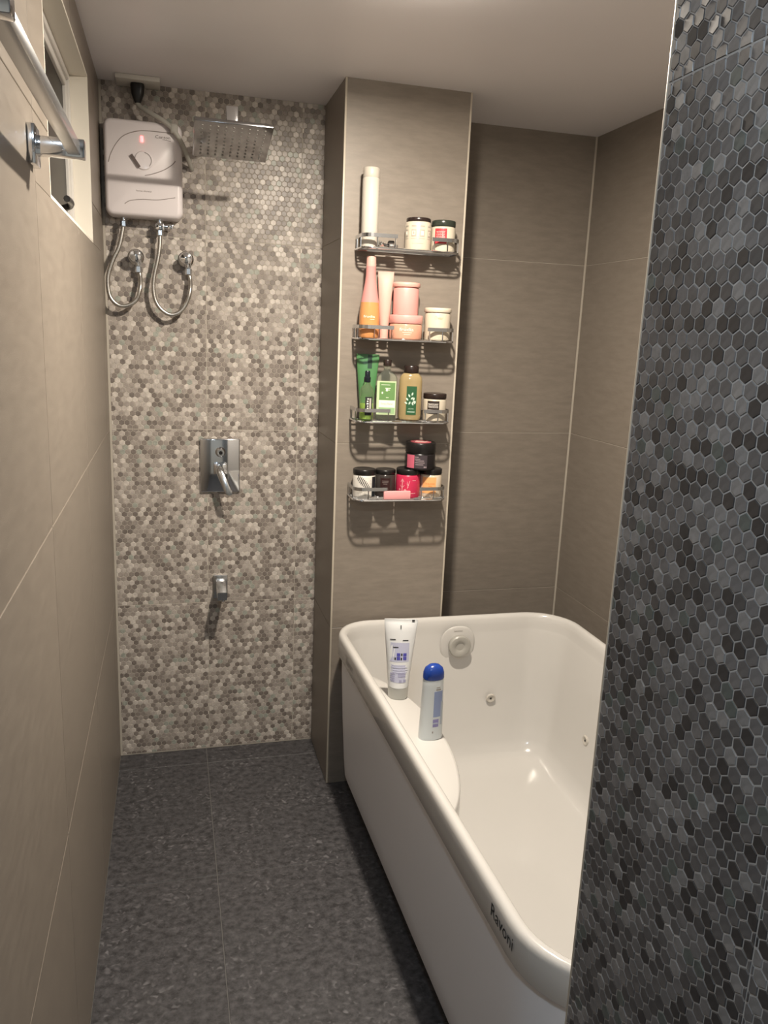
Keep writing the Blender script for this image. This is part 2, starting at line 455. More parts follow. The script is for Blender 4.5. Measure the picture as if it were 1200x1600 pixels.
# partition mosaic: the 300 chips that show largest are parts, the rest one part
mb = MB(); cand = []
Pp = lambda u, v, h: (PX+0.0008-h, u, v)
def to_px(p):
    d = Vector(p)-camo.location; z = d.dot(cf)
    if z <= 0.05: return None
    return 600+1244.54*d.dot(cr)/z, 800-1244.54*d.dot(cu)/z
for pl, c, whole in hexes(-0.6, PE-0.006, 0.0, H, [-0.6, -0.3, 0.0, 0.3, 0.6], [-0.0434, Z1, Z1+1.2, Z1+2.4]):
    p = to_px(Pp(c[0], c[1], 0)); size = 0
    if whole and p and 4 < p[0] < 1196 and 4 < p[1] < 1596:
        q = [to_px(Pp(a, b, 0)) for a, b in pl]
        size = abs(sum(q[i][0]*q[(i+1) % 6][1]-q[(i+1) % 6][0]*q[i][1] for i in range(6)))/2
    cand.append((size, pl, c))
cand.sort(key=lambda t: -t[0])
hexmesh = []
for k in range(len(HEXMP)):
    one = MB(); chip(one, lambda u, v, h: (-h, u, v), hex_outline(HR-GAPH/1.732), (0, 0), 0)
    hexmesh.append(mesh_of(one, 'hex_tile', HEXMP[k]))
for i, (size, pl, c) in enumerate(cand):
    k = pick_hex(); t = (random.gauss(0, .022), random.gauss(0, .022))
    if i < 300 and size > 0:
        o = link('hex_tile', hexmesh[k], wp, Pp(c[0], c[1], 0))
        o.rotation_euler = (0, t[1], t[0])
    else:
        chip(mb, Pp, pl, t, k)
hp = mb.build('hex_tiles', HEXMP, wp); hp['kind'] = 'stuff'

# ------------------------------------------------------------------ window
win = struct(thing('window_1', 'small high window with white reveal and dark glass in the left wall', 'window', (0, (WY0+WY1)/2, WZ0)))
del win['category']
hw = (WY1-WY0)/2; hh = WZ1-WZ0
m = MB(); d0, d1, t = -0.120, 0.0, 0.006
m.box((d0, -hw, 0), (d1, -hw+t, hh)); m.box((d0, hw-t, 0), (d1, hw, hh))
m.box((d0, -hw+t, hh-t), (d1, hw-t, hh)); m.box((d0, -hw+t, 0), (d1, hw-t, t))
m.build('reveal', PAINT, win)
m = MB(); fx0, fx1, fw_ = -0.075, -0.042, 0.016
m.rbox((fx0, -hw+t, t), (fx1, -hw+t+fw_, hh-t), 0.002, 1); m.rbox((fx0, hw-t-fw_, t), (fx1, hw-t, hh-t), 0.002, 1)
m.rbox((fx0, -hw+t+fw_, hh-t-fw_), (fx1, hw-t-fw_, hh-t), 0.002, 1); m.rbox((fx0, -hw+t+fw_, t), (fx1, hw-t-fw_, t+fw_), 0.002, 1)
m.build('window_frame', ALU, win)
m = MB(); a, b = -hw+t+fw_, hw-t-fw_; c, d = t+fw_, hh-t-fw_; sx0, sx1, sw = -0.068, -0.048, 0.018
m.rbox((sx0, a, c), (sx1, a+sw, d), 0.002, 1); m.rbox((sx0, b-sw, c), (sx1, b, d), 0.002, 1)
m.rbox((sx0, a+sw, d-sw), (sx1, b-sw, d), 0.002, 1); m.rbox((sx0, a+sw, c), (sx1, b-sw, c+sw), 0.002, 1)
sash = m.build('sash', ALU, win)
m = MB(); m.box((-0.060, a+sw, c+sw), (-0.056, b-sw, d-sw)); m.build('pane', DARKG, win)
m = MB(); m.rbox((-0.046, -0.02-0.055, c+0.002), (-0.030, -0.02+0.055, c+0.020), 0.004, 2)
m.tube([(-0.034, -0.02+0.04, c+0.012), (-0.016, -0.02+0.05, c+0.020), (-0.010, -0.02+0.02, c+0.024), (-0.010, -0.02-0.05, c+0.022)], 0.007, 8)
m.build('window_handle', BLACKP, win)

# ------------------------------------------------------------------ ceiling lights
def ceiling_light(lamp, r, label, dm):
    t_ = thing('ceiling_light', label, 'light', (lamp.location.x, lamp.location.y, H))
    m = MB(); m.lathe([(r, 0), (r+0.018, 0), (r+0.018, -0.004), (r+0.004, -0.012), (r, -0.012)], 32); m.build('ring', WHITEP, t_)
    m = MB(); m.lathe([(0, -0.004), (r, -0.004), (r, -0.012), (r*0.94, -0.024), (r*0.8, -0.030), (0, -0.031)], 32); m.build('diffuser', dm, t_)
    lamp.location.z = H-0.033
    lamp.parent = None
ceiling_light(LAMP1, 0.052, 'round warm ceiling downlight above the bathtub rim', DIFF)
ceiling_light(FILL, 0.075, 'added round cool fill light above the camera near the left wall', FILL_DIFF)

# ------------------------------------------------------------------ bathtub
tub = thing('bathtub', 'white acrylic bathtub with a bowed armrest ledge and rounded corners', 'bathtub', (0, 0, 0))
TX0, TX1, TY0, TY1, TR = 0.694, 1.482, 0.622, 2.155, 0.586
SK = 0.018   # the tub stands a touch out of square
def skew(p):
    return (p[0]-SK*(p[1]-1.2)*(1.5-p[0])*1.25, p[1], p[2])
def ring(ix, iy, z, rads, bulge=0.0, ix1=None, iy1=None):
    ix1 = ix if ix1 is None else ix1; iy1 = iy if iy1 is None else iy1
    pts = rrect(TX0+ix, TX1-ix1, TY0+iy, TY1-iy1, rads, z, per=(16, 60), rs=10)
    out = []
    for (x, y, z_) in pts:
        if bulge and x < TX0+ix+0.10:
            tt = (y-1.505)/0.365
            if abs(tt) < 1:
                k = (1-tt*tt)**0.75
                x = max(x, TX0+0.026+bulge*k) if bulge*k > (ix-0.026) else x
        out.append(skew((x, y, z_)))
    return out
RO = (0.13, 0.15, 0.12, 0.17)
def radd(q): return tuple(max(0.02, v-q) for v in RO)
m = MB()
rings = [ring(0.016, 0.016, 0.512, radd(0.016)), ring(0.004, 0.004, 0.512, radd(0.004)), ring(0.0, 0.0, 0.518, RO),
         ring(0.0, 0.0, 0.570, RO), ring(0.0012, 0.0012, 0.578, radd(0.001)), ring(0.005, 0.005, 0.584, radd(0.005)), ring(0.010, 0.010, TR, radd(0.01)),
         ring(0.017, 0.017, TR, radd(0.017)), ring(0.023, 0.023, 0.582, radd(0.023)), ring(0.027, 0.027, 0.574, radd(0.027)), ring(0.029, 0.029, 0.560, radd(0.029)),
         ring(0.030, 0.0300, 0.548, radd(0.03)), ring(0.0315, 0.0305, 0.537, radd(0.031)),
         ring(0.032, 0.0308, 0.533, radd(0.031), 0.105), ring(0.0325, 0.031, 0.531, radd(0.031), 0.112), ring(0.034, 0.032, 0.522, radd(0.032), 0.117),
         ring(0.042, 0.038, 0.48, radd(0.04), 0.118), ring(0.055, 0.050, 0.35, radd(0.05), 0.118), ring(0.070, 0.070, 0.22, radd(0.06), 0.118),
         ring(0.082, 0.090, 0.16, radd(0.065), 0.120), ring(0.098, 0.106, 0.128, radd(0.07), 0.128), ring(0.125, 0.130, 0.112, radd(0.08), 0.145),
         ring(0.20, 0.22, 0.108, (0.04,)*4), ring(0.36, 0.50, 0.106, (0.02,)*4)]
m.loft(rings, cap1=True)
m.build('shell', ACRYL, tub, sharp=50)
m = MB()
def aring(q, z): return ring(q, q, z, radd(q))
m.loft([aring(0.020, 0.516), aring(0.012, 0.514), aring(0.013, 0.45), aring(0.020, 0.30), aring(0.028, 0.16), aring(0.033, 0.10), aring(0.039, 0.082), aring(0.055, 0.078)], cap1=True)
m.build('apron', APRON, tub, sharp=50)
for (fx, fy) in ((0.86, 0.82), (1.36, 0.82), (0.86, 1.98), (1.36, 1.98), (0.86, 1.40), (1.36, 1.40)):
    m = MB(); m.cyl((fx, fy, 0.0), (fx, fy, 0.080), 0.022, 14); m.build('foot', BLACKP, tub)
# overflow cover on the far end wall
m = MB()
Mo = Matrix.Translation((1.096, 2.116, 0.500)) @ Matrix.Rotation(PI/2+0.06, 4, 'X')
m.add(*(lambda q: (q.v, q.f))(MB().loft([rrect(-0.060, 0.060, -0.070, 0.062, 0.055, 0.0), rrect(-0.059, 0.059, -0.069, 0.061, 0.054, 0.002), rrect(-0.054, 0.054, -0.064, 0.056, 0.052, 0.0045)], cap0=True, cap1=True)), 0, True, Mo)
ov = m.build('overflow_plate', ACRYL, tub)
m = MB(); m.lathe([(0, 0.004), (0.030, 0.004), (0.036, 0.012), (0.038, 0.026), (0.035, 0.030), (0.030, 0.031), (0.016, 0.029), (0.014, 0.027), (0, 0.027)], 40, 0, Mo)
m.build('overflow_cap', mat('cap_plastic', (0.38, 0.37, 0.34), 0.35), ov)
m = MB(); fo = lambda x, z, h: tuple(Mo @ Vector((x, z, 0.0046+h)))
lettering(m, 'RAVONI', fo, -0.002, 0.046, 0.028, 0.0006); m.build('lettering', GINK, ov)
def jet(p, rx):
    Mj = Matrix.Translation(p) @ rx
    m = MB(); m.lathe([(0, 0.0), (0.0165, 0.0), (0.0165, 0.003), (0.014, 0.0055), (0.009, 0.005), (0.007, 0.003), (0, 0.003)], 28, 0, Mj)
    j = m.build('jet', mat('jet_plastic', (0.52, 0.49, 0.44), 0.25), tub)
    m = MB(); m.lathe([(0, 0.003), (0.0035, 0.003), (0.003, 0.0045), (0, 0.0045)], 12, 0, Mj); m.build('nozzle', BLACKP, j)
jet((1.218, 2.0905, 0.306), Matrix.Rotation(PI/2+0.12, 4, 'X'))
jet((1.4195, 1.80, 0.285), Matrix.Rotation(-PI/2, 4, 'Y'))
def tub_text(y, z, wdt, m_, lift=0.0008):
    m = MB()
    def fn(a, b, h):
        q = skew((TX0, y-a, z+b)); return (q[0]-h, q[1], q[2])
    lettering(m, 'Ravoni', fn, 0, 0, wdt, lift, height=0.024); m.build('lettering', m_, tub)
tub_text(0.815, 0.553, 0.086, INK)
tub_text(1.90, 0.545, 0.075, GINK)

# ------------------------------------------------------------------ bottles on the tub ledge
def ell(rx, ry, z, n=32, pw=2.0, cx=0, cy=0):
    out = []
    for k in range(n):
        a = 2*PI*k/n; c, s_ = math.cos(a), math.sin(a)
        out.append((cx+rx*math.copysign(abs(c)**(2/pw), c), cy+ry*math.copysign(abs(s_)**(2/pw), s_), z))
    return out
LZ = 0.5334
t = thing('squeeze_tube', 'white squeeze tube with blue printing standing cap down on the tub ledge', 'tube', (0.772, 1.700, LZ), -0.22)
m = MB(); m.lathe([(0, 0), (0.024, 0), (0.0265, 0.003), (0.0285, 0.034), (0.027, 0.036), (0, 0.036)], 36); m.build('cap', mat('frosted_cap', (0.62, 0.62, 0.58), 0.3, trans=0.2), t)
m = MB()
TB = mat('tube_plastic', (0.72, 0.73, 0.73), 0.3)
hgt = 0.222
def tube_r(z):
    k = (z-0.036)/(hgt-0.044-0.0); k = min(max(k, 0), 1)
    return 0.0280+0.0165*k, 0.0280*(1-k)**0.75+0.0022
m.loft([ell(*tube_r(z), z) for z in (0.036, 0.05, 0.075, 0.10, 0.125, 0.15, 0.17, 0.19, hgt-0.010)]+[ell(0.0445, 0.0016, hgt-0.008), ell(0.0445, 0.0016, hgt)], cap0=True, cap1=True)
m.build('body', TB, t)
def tfn(x, z, h):
    rx, ry = tube_r(z); q = max(0.0, 1-(x/rx)**2); return (x, -ry*math.sqrt(q)-h, z)
m = MB(); BL = mat('tube_blue', (0.075, 0.07, 0.36), 0.4); PL = mat('tube_lilac', (0.48, 0.49, 0.62), 0.4)
patch(m, tfn, -0.026, 0.024, 0.108, 0.160, 0.0003, 1); patch(m, tfn, -0.022, 0.016, 0.052, 0.100, 0.0003, 1)
for (x, z) in ((-0.004, 0.118), (0.013, 0.118), (-0.004, 0.128), (0.013, 0.128)): patch(m, tfn, x-0.0045, x+0.0045, z-0.0042, z+0.0042, 0.0007, 0)
for (x, z) in ((-0.0125, 0.117), (0.004, 0.117), (0.0045, 0.1285)): patch(m, tfn, x-0.002, x+0.002, z-0.0032, z+0.0032, 0.0007, 2)
for z, a, b, q in ((0.168, -0.028, -0.013, 2), (0.1665, 0.006, 0.021, 2), (0.1475, -0.019, -0.005, 2), (0.093, -0.02, 0.02, 1), (0.086, -0.02, 0.022, 1), (0.08, -0.02, 0.02, 1)):
    patch(m, tfn, a, b, z-0.0011, z+0.0011, 0.0007, q)
for i in range(4): patch(m, tfn, -0.024, -0.012, 0.055+i*0.0062, 0.059+i*0.0062, 0.0007, 3)
for i in range(2):
    patch(m, tfn, -0.004, 0.017, 0.068+i*0.006, 0.0715+i*0.006, 0.0007, 3); patch(m, tfn, 0.0+i*0.011, 0.007+i*0.011, 0.053, 0.060, 0.0007, 3)
patch(m, tfn, -0.0012, 0.0012, 0.197, 0.206, 0.0009, 2); patch(m, tfn, 0.029, 0.036, 0.2165, 0.2205, 0.0012, 2)
o = m.build('print', [BL, PL, INK, mat('tube_greyblue', (0.33, 0.33, 0.47), 0.4)], t); o['kind'] = 'stuff'

t = thing('lotion_bottle', 'white lotion bottle with a domed dark blue cap on the tub ledge', 'bottle', (0.790, 1.470, LZ), 0.08)
m = MB()
def lb(z):
    k = z/0.158; return 0.0300-0.0045*k, 0.0190-0.001*k
WB = mat('bottle_white', (0.66, 0.70, 0.71), 0.3)
m.loft([ell(0.026, 0.016, 0, pw=2.4)]+[ell(*lb(z), z, pw=2.4) for z in (0.002, 0.02, 0.05, 0.08, 0.11, 0.14, 0.150)]+[ell(0.0250, 0.0175, 0.155, pw=2.4), ell(0.020, 0.014, 0.156, pw=2.4)], cap0=True, cap1=True); m.build('body', WB, t)
m = MB()
m.loft([ell(0.0245, 0.0172, 0.1562, pw=2.4), ell(0.0262, 0.0182, 0.158, pw=2.4), ell(0.0255, 0.018, 0.172, pw=2.4), ell(0.0215, 0.016, 0.183, pw=2.3), ell(0.013, 0.010, 0.190), ell(0.004, 0.003, 0.1925)], cap0=True, cap1=True)
m.build('cap', mat('blue_cap', (0.012, 0.045, 0.26), 0.25), t)
def bfn(x, z, h):
    rx, ry = lb(z); q = max(0.0, 1-(abs(x)/rx)**2.4); return (x, -ry*q**(1/2.4)-h, z)
m = MB()
patch(m, bfn, -0.003, 0.020, 0.062, 0.128, 0.0004, 0); patch(m, bfn, -0.003, 0.012, 0.036, 0.056, 0.0005, 1)
patch(m, bfn, 0.001, 0.014, 0.131, 0.134, 0.0005, 2); patch(m, bfn, 0.002, 0.012, 0.137, 0.139, 0.0005, 2)
patch(m, bfn, -0.003, 0.010, 0.044, 0.047, 0.0009, 3); patch(m, bfn, -0.004, -0.001, 0.020, 0.025, 0.0006, 2); patch(m, bfn, 0.016, 0.0225, 0.040, 0.100, 0.0004, 3)
m.build('print', [mat('label_blue', (0.27, 0.33, 0.52), 0.4), mat('label_violet', (0.26, 0.24, 0.46), 0.4), GINK, mat('label_grey', (0.42, 0.47, 0.53), 0.4)], t)

# ------------------------------------------------------------------ shelves on the column
SX0, SX1, SY0, SY1 = 0.720, 1.011, 2.072, CY
def make_shelf(label):
    t = thing('wire_shelf', label, 'shelf', (0, 0, 0), 0, 'chrome wire shelves on the column')
    x0, x1, y0, y1 = SX0, SX1, SY0-CY, 0.0
    r = 0.030
    def corner(cx, cy, a0, n=5): return [(cx+r*math.cos(a0+PI/2*k/n), cy+r*math.sin(a0+PI/2*k/n), 0) for k in range(n+1)]
    path = [(x0, y1-0.002, 0), (x0, y0+r+0.02, 0)]+corner(x0+r, y0+r, PI)+corner(x1-r, y0+r, 1.5*PI)+[(x1, y0+r+0.02, 0), (x1, y1-0.002, 0)]
    m = MB(); m.tube(path, 0.0032, 8, sub=1); m.tube([(x0, y1-0.004, 0), (x1, y1-0.004, 0)], 0.0032, 8, sub=1)
    m.build('base_frame', CHROME, t)
    wm = MB(); wm.tube([(x0+0.002, 0, 0), (x1-0.002, 0, 0)], 0.0018, 6, sub=1); wme = mesh_of(wm, 'wire', CHROME)
    for k in range(6): link('wire', wme, t, (0, y0+0.014+k*0.0135, 0.0012))
    for (side, ln) in ((0, 0.070), (1, 0.058)):
        xa = x0 if side == 0 else x1; sg = 1 if side == 0 else -1
        cpts = [(xa+sg*r*(1-math.cos(a)), y0+r-r*math.sin(a), 0.034) for a in [PI/2*k/6 for k in range(7)]]
        pts = [(xa, y1-0.002, 0.034), (xa, y0+r+0.02, 0.034)]+cpts+[(xa+sg*(r+ln), y0, 0.034)]
        m = MB(); m.ribbon(pts, 0.0105, 0.0022, sub=1); g = m.build('guard_rail', BRUSH, t)
        for (px_, py_) in ((xa, y1-0.02), (xa, y0+r), (xa+sg*(r+0.012), y0), (xa+sg*(r+ln-0.006), y0)):
            m = MB(); m.tube([(px_, py_, 0), (px_, py_, 0.030)], 0.0016, 6, sub=1); m.build('post', CHROME, t)
    for xx in (x0+0.06, x1-0.06):
        m = MB(); m.rbox((xx-0.012, y1-0.004, -0.004), (xx+0.012, y1-0.0005, 0.030), 0.0015, 1); m.build('wall_bracket', CHROME, t)
    return t
SHZ = [1.726, 1.474, 1.234, 0.997]
shelf0 = make_shelf('chrome wire shelf, the highest of four, holding the tall white spray can')
labels = ['chrome wire shelf, second from top, holding the pink bottle and pink jars',
          'chrome wire shelf, third from top, holding green toiletries',
          'chrome wire shelf, lowest of four, holding black lidded jars']
shelf0.location = (0, CY, SHZ[0])
for i in range(3):
    c = shelf0.copy(); COL.objects.link(c); c.location = (0, CY, SHZ[i+1]); c['label'] = labels[i]
    for ch in list(shelf0.children):
        d = ch.copy(); COL.objects.link(d); d.parent = c
ST = 0.0031   # wire tops above the shelf origin
def sz(i): return SHZ[i]+ST

WAX = mat('cream_wax', (0.53, 0.475, 0.38), 0.25, coat=0.4)
LIDB = mat('dark_brown_lid', (0.022, 0.014, 0.012), 0.25)
LIDG = mat('dark_green_lid', (0.028, 0.034, 0.026), 0.22)
LIDK = mat('black_lid', (0.010, 0.009, 0.009), 0.3)
def jar(name, label, cat, x, y, z, r, h, lid_h, bm_, lm, rotz=0.0, lid_r=None, lid_over=0.0, group=None):
    t = thing(name, label, cat, (x, y, z), rotz, group)
    hb_ = h-lid_h
    m = MB(); m.lathe([(0, 0), (r-0.004, 0), (r-0.001, 0.0015), (r, 0.005), (r, hb_-0.006), (r-0.0015, hb_-0.002), (r-0.004, hb_), (0, hb_)], 40)
    m.build('body', bm_, t)
    lr = lid_r or r
    m = MB(); m.lathe([(0, hb_), (lr-0.001, hb_), (lr, hb_+0.0015), (lr, h-0.003), (lr-0.001, h-0.001), (lr-0.003, h), (lr-0.006, h-0.0008), (0, h-0.0008)], 40)
    m.build('lid', lm, t)
    return t
# --- top shelf
t = thing('spray_can', 'tall white spray can with a white cap on the highest shelf', 'can', (0.7490, 2.124, sz(0)))
m = MB(); m.lathe([(0, 0), (0.0225, 0), (0.0238, 0.002), (0.0240, 0.186), (0.0225, 0.188), (0, 0.188)], 36); m.build('body', mat('can_white', (0.52, 0.485, 0.425), 0.3), t)
m = MB(); m.lathe([(0, 0.188), (0.0226, 0.188), (0.0236, 0.190), (0.0232, 0.212), (0.0215, 0.215), (0.012, 0.2155), (0, 0.2155)], 36); m.build('cap', mat('can_cap', (0.50, 0.46, 0.40), 0.35), t)
m = MB(); f = bend(0.0240)
for z in (0.142, 0.152, 0.160, 0.166): patch(m, f, 0.0245, 0.031, z, z+0.003, 0.0004)
m.build('print', GINK, t)
t = jar('candle_jar', 'cream candle jar with printed grey squares and thin dark lid on the top shelf', 'candle', 0.893, 2.118, sz(0), 0.0375, 0.090, 0.011, WAX, LIDB, -0.3, 0.0355)
m = MB(); f = bend(0.0375)
for i, x in enumerate((-0.0385, -0.0125, 0.0125, 0.0385)):
    patch(m, f, x-0.0075, x+0.0075, 0.036, 0.056, 0.0004, 0, 4); patch(m, f, x-0.0048, x+0.0048, 0.040, 0.052, 0.0007, 1, 3)
    patch(m, f, x-0.0022, x+0.0022, 0.043, 0.050, 0.0010, 2 if i % 2 == 0 else 0, 2)
    patch(m, f, x-0.007, x+0.007, 0.0635, 0.067, 0.0004, 0, 4); patch(m, f, x-0.0085, x+0.0085, 0.0305, 0.032, 0.0004, 0, 4)
patch(m, f, -0.017, 0.017, 0.017, 0.0182, 0.0004, 0, 6)
m.build('print', [mat('label_taupe', (0.34, 0.31, 0.26), 0.5), mat('label_cream', (0.60, 0.55, 0.46), 0.5), WINK], t)
t = jar('candle_jar', 'cream candle jar with a red label and dark green lid on the top shelf', 'candle', 0.9695, 2.118, sz(0), 0.0355, 0.088, 0.017, WAX, LIDG, -0.3)
m = MB(); f = bend(0.0355)
patch(m, f, -0.026, 0.010, 0.022, 0.064, 0.0005, 0)
m.build('label_patch', mat('label_red', (0.42, 0.035, 0.045), 0.4), t)
m = MB()
for s_, z, w_ in (('winter', 0.055, 0.026), ('candy', 0.0475, 0.024), ('apple', 0.040, 0.026)): lettering(m, s_, f, -0.008, z, w_, 0.0012)
patch(m, f, -0.022, 0.006, 0.0325, 0.0345, 0.0011); m.build('lettering', mat('label_pinkish', (0.72, 0.40, 0.36), 0.5), t)
t = thing('clip', 'small dark grey clip with a silver end lying on the top shelf', 'clip', (0.811, 2.100, sz(0)), -0.12)
m = MB(); m.rbox((-0.010, -0.012, 0.0), (0.016, 0.012, 0.011), 0.003, 2); m.rbox((-0.012, -0.010, 0.0095), (0.006, 0.010, 0.021), 0.003, 2); m.build('body', mat('dark_grey', (0.085, 0.075, 0.07), 0.35), t)
m = MB(); m.tube([(-0.010, 0, 0.008), (-0.024, -0.002, 0.010), (-0.034, -0.008, 0.014), (-0.030, -0.014, 0.006)], 0.0045, 8); m.build('clip_end', CHROME, t)
# --- second shelf
t = thing('toner_bottle', 'pink and orange tapering bottle with a pink cap on the second shelf', 'bottle', (0.7550, 2.112, sz(1)), -0.25)
PG = mat('pink_glass', (0.66, 0.28, 0.26), 0.18, trans=0.15); OL = mat('orange_liquid', (0.60, 0.27, 0.10), 0.15, trans=0.1)
m = MB(); m.lathe([(0, 0), (0.027, 0), (0.0295, 0.003), (0.0300, 0.03), (0.0295, 0.07), (0.0265, 0.100), (0, 0.100)], 36); m.build('liquid', OL, t)
m = MB(); m.lathe([(0, 0.100), (0.0265, 0.100), (0.022, 0.125), (0.0165, 0.155), (0.0145, 0.175), (0.0142, 0.200), (0, 0.200)], 36); m.build('body', PG, t)
m = MB(); m.lathe([(0, 0.200), (0.0138, 0.200), (0.0142, 0.202), (0.0135, 0.227), (0.012, 0.2285), (0, 0.2285)], 32); m.build('cap', mat('pink_cap', (0.66, 0.36, 0.31), 0.4), t)
m = MB(); f = bend(0.0297); lettering(m, 'frudia', f, 0.0, 0.060, 0.034, 0.0006, height=0.007); patch(m, f, 0.003, 0.016, 0.0515, 0.0525, 0.0004); m.build('lettering', WINK, t)
t = thing('cosmetic_tube', 'pale pink cosmetic tube behind the pink and orange bottle', 'tube', (0.8085, 2.143, sz(1)), -0.25)
PT = mat('pink_tube', (0.64, 0.345, 0.29), 0.4)
m = MB(); m.loft([ell(0.0125, 0.0115, 0.0), ell(0.0130, 0.0120, 0.030), ell(0.0125, 0.0115, 0.032)], cap0=True, cap1=True); m.build('cap', PT, t)
m = MB(); m.loft([ell(0.013, 0.0120, 0.032), ell(0.0160, 0.0115, 0.07), ell(0.0195, 0.009, 0.12), ell(0.0225, 0.004, 0.165), ell(0.0232, 0.0012, 0.180), ell(0.0235, 0.0012, 0.191)], cap0=True, cap1=True); m.build('body', PT, t)
PJ = mat('pink_jar', (0.66, 0.31, 0.28), 0.32, coat=0.2)
t = jar('squat_jar', 'squat peach jar with a pink lid under the tall pink jar', 'jar', 0.8690, 2.120, sz(1), 0.0485, 0.069, 0.024, mat('peach_glass', (0.66, 0.33, 0.23), 0.2, trans=0.1), PJ, -0.3, 0.0495)
m = MB(); f = bend(0.0485); lettering(m, 'frudia', f, 0.004, 0.028, 0.042, 0.0007, height=0.009); patch(m, f, -0.008, 0.020, 0.0185, 0.0195, 0.0004); patch(m, f, -0.004, 0.016, 0.013, 0.014, 0.0004); m.build('lettering', WINK, t)
t = jar('tall_jar', 'tall plain pink jar stacked on the squat peach jar', 'jar', 0.866, 2.120, sz(1)+0.0683, 0.0375, 0.093, 0.013, PJ, PT, 0.0, 0.0405)
t = jar('cream_jar', 'cream white jar with an overhanging lid at the right of the second shelf', 'jar', 0.9665, 2.118, sz(1), 0.0385, 0.094, 0.013, mat('cream_pot', (0.56, 0.49, 0.385), 0.3), mat('cream_lid', (0.58, 0.51, 0.41), 0.35), -0.3, 0.0405)
m = MB(); f = bend(0.0385); lettering(m, 'Dear', f, 0.004, 0.065, 0.026, 0.0006, height=0.009); m.build('lettering', mat('tan_ink', (0.55, 0.42, 0.27), 0.5), t)
# --- third shelf
t = thing('squeeze_tube', 'green squeeze tube behind the small spray bottle on the third shelf', 'tube', (0.7630, 2.1445, sz(2)), -0.22)
GT = mat('green_tube', (0.065, 0.185, 0.070), 0.3, coat=0.3)
m = MB(); m.loft([ell(0.0170, 0.0150, 0.0), ell(0.0180, 0.0160, 0.002), ell(0.0185, 0.016, 0.030), ell(0.016, 0.014, 0.032)], cap0=True, cap1=True); m.build('cap', mat('green_cap', (0.03, 0.10, 0.035), 0.3), t)
def gt(z):
    k = min(max((z-0.032)/0.15, 0), 1); return 0.0205+0.0135*k, 0.0165*(1-k)**0.8+0.0016
m = MB(); m.loft([ell(*gt(z), z) for z in (0.032, 0.06, 0.09, 0.12, 0.15, 0.17, 0.182, 0.192)], cap0=True, cap1=True); m.build('body', GT, t)
def gfn(x, z, h):
    rx, ry = gt(z); q = max(0.0, 1-(x/rx)**2); return (x, -ry*math.sqrt(q)-h, z)
m = MB(); patch(m, gfn, 0.000, 0.013, 0.150, 0.190, 0.0006); m.build('label_patch', mat('dark_green_print', (0.012, 0.040, 0.022), 0.4), t)
t = thing('spray_bottle', 'small spray bottle with black nozzle and yellow green liquid on the third shelf', 'bottle', (0.7530, 2.100, sz(2)), -0.25)
GLASS = mat('clear_glass', (0.86, 0.93, 0.82), 0.04, trans=0.95, ior=1.30)
m = MB(); m.lathe([(0, 0.0015), (0.0185, 0.0015), (0.0205, 0.004), (0.0205, 0.082), (0.018, 0.094), (0.010, 0.104), (0.0085, 0.112), (0, 0.112)], 32); m.build('body', mat('green_glass', (0.62, 0.86, 0.52), 0.05, trans=0.9, ior=1.3), t)
m = MB(); m.lathe([(0, 0.004), (0.0175, 0.004), (0.0185, 0.006), (0.0185, 0.050), (0, 0.050)], 28); m.build('liquid', mat('lime_liquid', (0.55, 0.62, 0.10), 0.2), t)
m = MB(); m.lathe([(0, 0.112), (0.0098, 0.112), (0.0102, 0.114), (0.0100, 0.126), (0.0078, 0.128), (0.0078, 0.142), (0.006, 0.145), (0, 0.145)], 24); m.build('nozzle', mat('navy_black', (0.008, 0.011, 0.016), 0.25), t)
m = MB(); f = bend(0.0205); patch(m, f, -0.004, 0.018, 0.016, 0.070, 0.0006); m.build('label_patch', INK, t)
m = MB()
for i in range(6): patch(m, f, 0.0005+0.001*(i % 3), 0.0055+0.001*(i % 2), 0.027+i*0.0070, 0.031+i*0.0070, 0.0011)
for i in range(3): patch(m, f, 0.009+i*0.002, 0.0098+i*0.002, 0.027, 0.066, 0.0011)
m.build('print', WINK, t)
t = thing('shower_gel_bottle', 'clear square bottle with a light green label and dark cap', 'bottle', (0.8185, 2.122, sz(2)), -0.25)
m = MB()
def sq(hx, hy, r, z): return rrect(-hx, hx, -hy, hy, r, z, per=(4, 3), rs=4)
m.loft([sq(0.0285, 0.016, 0.006, 0.001), sq(0.0305, 0.0175, 0.007, 0.003), sq(0.0305, 0.0175, 0.007, 0.126), sq(0.027, 0.0155, 0.007, 0.133), sq(0.016, 0.012, 0.007, 0.141), sq(0.0105, 0.0100, 0.0095, 0.146), sq(0.0100, 0.0098, 0.0095, 0.160)], cap0=True, cap1=True)
m.build('body', GLASS, t)
m = MB(); m.lathe([(0, 0.160), (0.0118, 0.160), (0.0122, 0.162), (0.0122, 0.177), (0.011, 0.1785), (0, 0.1785)], 24); m.build('cap', LIDB, t)
m = MB(); f = flat(-0.0175); patch(m, f, -0.0285, 0.0285, 0.016, 0.116, 0.0005, 0, 1); m.build('label_patch', mat('pale_green_label', (0.46, 0.56, 0.34), 0.4), t)
m = MB(); patch(m, f, -0.021, 0.0255, 0.060, 0.112, 0.0009, 0, 1); patch(m, f, -0.021, 0.0255, 0.020, 0.037, 0.0009, 1, 1)
m.build('label_panel', [mat('leaf_green', (0.125, 0.24, 0.085), 0.4), mat('sage_green', (0.27, 0.42, 0.22), 0.4)], t)
m = MB(); patch(m, f, -0.0215, 0.0265, 0.038, 0.0585, 0.0009, 0, 1)
